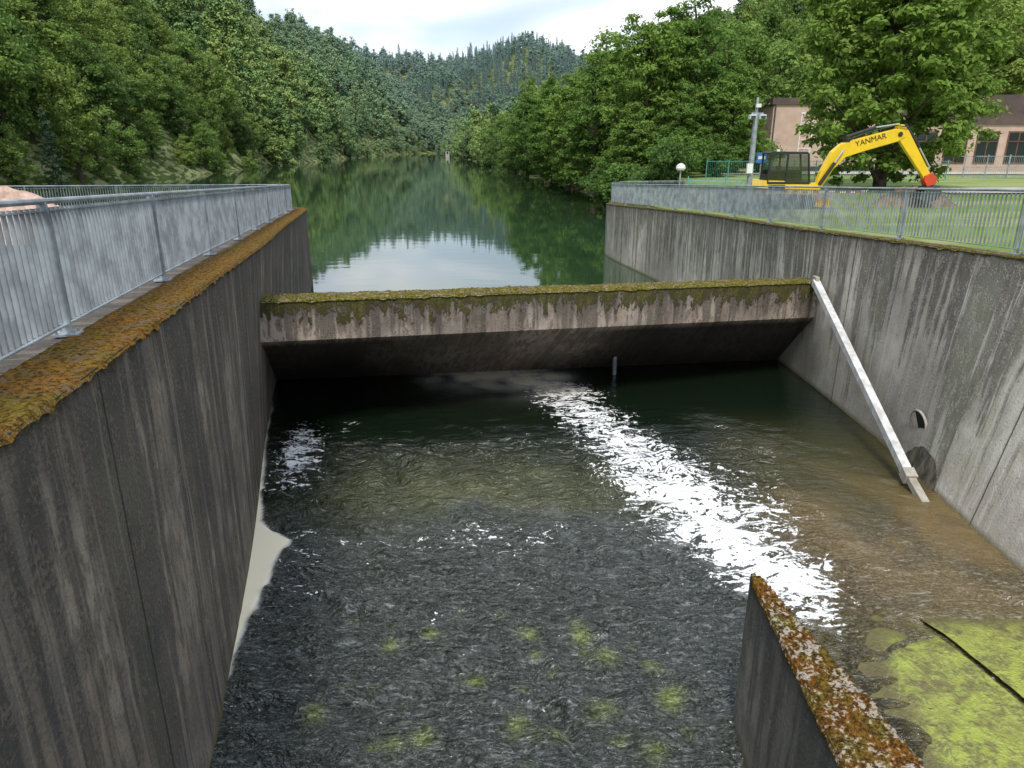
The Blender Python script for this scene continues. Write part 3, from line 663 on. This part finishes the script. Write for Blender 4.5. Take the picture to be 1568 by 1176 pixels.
# ---------------------------------------------------------------- building
bl=empty('substation_building')
def part(name,fn,mats,bevel=0):
    q=B(); fn(q); q.make(name,mats,bl,bevel=bevel)
def f(q):
    q.box((34,86,.8),(13,12,6.8)); q.box((52.5,83,-.2),(24,10,5.2)); q.box((72,83,-.2),(15,12,5.0))
part('walls',f,[m_pink])
def f(q):
    q.box((34,86,4.5),(13.4,12.4,.65)); q.box((52.5,83,2.55),(24.4,10.4,.75)); q.box((72,83,2.45),(15.4,12.4,.7)); q.box((56,88,3.9),(9,8,3.0)); q.box((43,89,4.0),(5,6,2.4))
part('roof_fascia',f,[m_brown])
def f(q):
    for xx in(31.2,34.3,37.5):
        q.box((xx,79.97,1.4),(1.35,.1,4.0),0); q.box((xx,79.93,1.4),(1.15,.1,3.8),1)
        for k in range(5): q.box((xx,79.86,-.2+k*.85),(1.15,.05,.07),0)
    for i in range(7):
        xx=43+i*3.2
        q.box((xx,77.97,-.1),(2.3,.1,3.2),2); q.box((xx-.55,77.93,-.1),(.95,.1,2.9),3); q.box((xx+.55,77.93,-.1),(.95,.1,2.9),3); q.box((xx,77.86,.5),(2.2,.05,.08),2)
    for i in range(4):
        xx=67+i*3.2; q.box((xx,76.97,-.1),(2.3,.1,3.0),2); q.box((xx,76.93,-.1),(2.0,.1,2.7),3)
part('windows',f,[m_white,m_pinkgravel,m_frame,m_glass])
def f(q):
    q.box((40.2,79.9,-.9),(1.4,.1,2.9),0); q.tube((27.7,79.9,-2.5),(27.7,79.9,4.2),.07,n=8,m=1); q.box((34,79.95,-2.3),(13.1,.12,.5),1)
part('door_and_downpipe',f,[m_frame,m_dgrey])
# ---------------------------------------------------------------- excavator
ex=empty('mini_excavator'); gz=-2.88; Y0=36.0
def xp(name,fn,mats,bevel=.02,smooth=False):
    q=B(); fn(q); q.make(name,mats,ex,bevel=bevel,smooth=smooth)
def f(q):
    for yy in(Y0-.95,Y0+.95):
        n=20; prof=[]
        for i in range(n):
            a=2*math.pi*i/n; cx_=(.95 if math.cos(a)>=0 else -.95); prof.append((13.2+cx_+.31*math.cos(a),gz+.33+.31*math.sin(a)))
        q.prism(prof,yy-.2,yy+.2,0)
        for i in range(5): q.tube((12.4+i*.4,yy-.23,gz+.3),(12.4+i*.4,yy+.23,gz+.3),.13,n=12,m=1)
        for i in range(16):
            for zz in(gz+.01,gz+.65): q.box((12.2+i*.133,yy,zz),(.05,.42,.03),0)
    q.box((13.2,Y0,gz+.45),(1.3,1.7,.3),1)
xp('tracks',f,[m_black,m_dgrey])
def f(q):
    q.prism([(11.9,gz+.72),(14.6,gz+.72),(14.7,gz+.95),(14.55,gz+1.15),(13.1,gz+1.18),(13.0,gz+1.32),(12.0,gz+1.34),(11.85,gz+1.0)],Y0-.95,Y0+.95,0)
    q.box((14.75,Y0,gz+.95),(.4,.34,.5),0)
    q.box((12.6,Y0-.96,gz+1.0),(.8,.02,.3),1)
    q.prism([(14.2,gz+.15),(15.2,gz+.1),(15.3,gz+.55),(15.15,gz+.55),(15.1,gz+.25),(14.2,gz+.3)],Y0-.95,Y0+.95,0)
xp('upper_body',f,[m_yellow,m_black],.03)
def f(q):
    z0=gz+1.2;z1=gz+2.62; xa,xb=12.15,14.15; ya,yb=Y0-.92,Y0+.1
    q.prism([(xa-.05,z1-.1),(xb-.2,z1-.1),(xb-.25,z1+.02),(xa+.1,z1+.04),(xa-.05,z1-.02)],ya-.04,yb+.04,0)
    for xx,xt in((xa,xa+.02),(xa+.85,xa+.85),(xb,xb-.2)):
        for yy in(ya,yb): q.tube((xx,yy,z0),(xt,yy,z1-.05),.05,n=6,m=0)
    for yy in(ya,yb): q.box(((xa+xb)/2,yy,z0+.03),(2.0,.07,.12),0); q.box((xa+.42,yy,z0+.55),(.85,.06,.06),0)
    q.box(((xa+xb)/2,yb,z0+.3),(1.9,.03,.6),0); q.box((xa,(ya+yb)/2,z0+.2),(.05,1.0,.4),0)
    q.box((13.0,(ya+yb)/2,z0+.15),(.5,.5,.18),0); q.box((12.78,(ya+yb)/2,z0+.5),(.14,.46,.6),0); q.tube((13.6,ya+.3,z0),(13.65,ya+.3,z0+.5),.025,n=6,m=0)
    q.box((12.5,ya+.0,z1+.08),(.12,.08,.1),1)
xp('cab_frame',f,[m_black,m_white],.01)
def glz():
    m,nt,out=newmat('cab_glass'); t=nd(nt,'ShaderNodeBsdfTransparent',None,{0:(.55,.62,.62,1)}); g=nd(nt,'ShaderNodeBsdfGlossy',None,{'Roughness':.03}); mx=nd(nt,'ShaderNodeMixShader',None,{0:.15,1:t.outputs[0],2:g.outputs[0]}); nt.links.new(mx.outputs[0],out.inputs[0]); return m
def f(q):
    z0=gz+1.25;z1=gz+2.5
    for yy in(Y0-.92,Y0+.1): q.add([(12.15,yy,z0),(14.13,yy,z0),(13.95,yy,z1),(12.17,yy,z1)],[(0,1,2,3)])
    q.add([(14.15,Y0-.9,z0),(14.15,Y0+.08,z0),(13.95,Y0+.08,z1),(13.95,Y0-.9,z1)],[(0,1,2,3)])
xp('cab_glass',f,[glz()],0)
yb0,yb1=Y0-.16,Y0+.16
def f(q):
    q.prism([(14.75,-1.98),(15.02,-2.02),(15.55,-1.05),(16.05,-.50),(16.9,-.22),(18.45,.22),(18.75,.42),(18.6,.72),(18.3,.80),(16.7,.40),(15.75,.12),(15.35,-.25),(14.95,-1.15)],yb0,yb1,0)
xp('boom',f,[m_yellow],.03)
def f(q):
    q.prism([(18.30,.95),(18.62,1.0),(18.9,.72),(20.35,-1.35),(20.45,-1.62),(20.15,-1.66),(19.9,-1.35),(18.45,.35)],Y0-.13,Y0+.13,0)
xp('stick',f,[m_yellow],.03)
def f(q):
    q.tube((14.9,Y0-.28,-1.75),(15.5,Y0-.28,-.75),.085,n=10,m=0); q.tube((15.5,Y0-.28,-.75),(15.85,Y0-.28,-.15),.045,n=8,m=1)
    q.tube((14.9,Y0+.28,-1.75),(15.5,Y0+.28,-.75),.085,n=10,m=0)
    q.tube((16.0,Y0,.42),(17.35,Y0,.86),.085,n=10,m=0); q.tube((17.35,Y0,.86),(18.45,Y0,1.02),.04,n=8,m=1)
    q.tube((18.75,Y0,1.0),(19.6,Y0,-.05),.075,n=10,m=0); q.tube((19.6,Y0,-.05),(20.25,Y0,-.95),.035,n=8,m=1)
    for a,c_ in (((16.0,.30),(16.9,.62)),((16.9,.62),(18.2,.95)),((18.2,.95),(19.0,.85))): q.tube((a[0],Y0-.2,a[1]),(c_[0],Y0-.2,c_[1]),.025,n=6,m=0)
    q.box((16.05,Y0,.33),(.2,.36,.25),0); q.tube((18.5,Y0-.2,.55),(18.5,Y0+.2,.55),.11,n=12,m=0)
xp('hydraulics',f,[m_black,m_chrome],0)
def f(q):
    q.prism([(20.0,-1.35),(20.35,-1.2),(20.62,-1.45),(20.6,-1.75),(20.2,-1.85),(20.02,-1.6)],Y0-.2,Y0+.2,0)
xp('red_coupler',f,[m_red],.02)
def f(q):
    q.prism([(20.1,-1.85),(20.7,-1.8),(20.85,-2.1),(20.7,-2.45),(20.2,-2.6),(19.7,-2.4),(19.78,-2.36),(20.2,-2.5),(20.55,-2.36),(20.65,-2.1),(20.5,-1.95),(20.1,-1.95)],Y0-.4,Y0+.4,0)
    for yy in(Y0-.4,Y0+.4): q.prism([(20.1,-1.9),(20.7,-1.85),(20.8,-2.1),(20.65,-2.42),(20.2,-2.55),(19.75,-2.4)],yy-.012,yy+.012,0)
xp('bucket',f,[m_dgrey],0)
cu=bpy.data.curves.new('boom_lettering','FONT'); cu.body='YANMAR'; cu.size=.36; cu.extrude=.003; cu.materials.append(m_black)
o=bpy.data.objects.new('boom_lettering',cu); sc.collection.objects.link(o); o.parent=ex; o.location=(16.45,yb0-.012,-.02); o.rotation_euler=(math.radians(90),-math.radians(16),0)
# ---------------------------------------------------------------- sky, sun, camera
w=bpy.data.worlds.new('World'); sc.world=w; w.use_nodes=True; nt=w.node_tree; nt.nodes.clear()
out=nt.nodes.new('ShaderNodeOutputWorld')
SEL=math.radians(54); az=math.radians(-172)
sky=nd(nt,'ShaderNodeTexSky',{'sky_type':'NISHITA','sun_disc':False,'sun_elevation':SEL,'sun_rotation':az,'air_density':1.0,'dust_density':1.5})
b1=nd(nt,'ShaderNodeBackground',None,{0:sky.outputs[0],1:.15})
tc=nd(nt,'ShaderNodeTexCoord').outputs['Generated']
n1=noi(nt,mapp(nt,tc,(1.6,1.6,4.5),(1.3,.4,.2)),1.5,3,.58,.4)
n2=noi(nt,mapp(nt,tc,(1,1,3),(5,2,0)),3.0,3,.6,.3)
fac=step(nt,n1,.36,.58,.35,1.0)
cc=mixc(nt,step(nt,n2,.35,.7),(.60,.73,.93),(1.0,1.0,1.0))
b2=nd(nt,'ShaderNodeBackground',None,{0:cc,1:1.45})
mx=nd(nt,'ShaderNodeMixShader',None,{0:fac,1:b1.outputs[0],2:b2.outputs[0]}); nt.links.new(mx.outputs[0],out.inputs[0])
sd=bpy.data.lights.new('sun','SUN'); sd.energy=2.9; sd.angle=math.radians(12); sd.color=(1,.95,.87)
so=bpy.data.objects.new('sun',sd); sc.collection.objects.link(so)
dv=Vector((math.sin(az)*math.cos(SEL),math.cos(az)*math.cos(SEL),math.sin(SEL))); so.rotation_euler=(-dv).to_track_quat('-Z','Y').to_euler(); so.location=(0,0,60)
cd=bpy.data.cameras.new('camera'); cam=bpy.data.objects.new('camera',cd); sc.collection.objects.link(cam); cam.location=(0,0,0); cam.rotation_euler=(math.radians(90-18.5),0,0)
cd.sensor_width=36; cd.lens=24.96; cd.clip_start=.05; cd.clip_end=8000; sc.camera=cam
sc.view_settings.view_transform='Standard'; sc.view_settings.look='None'; sc.view_settings.exposure=0
print('objects',len(bpy.data.objects))
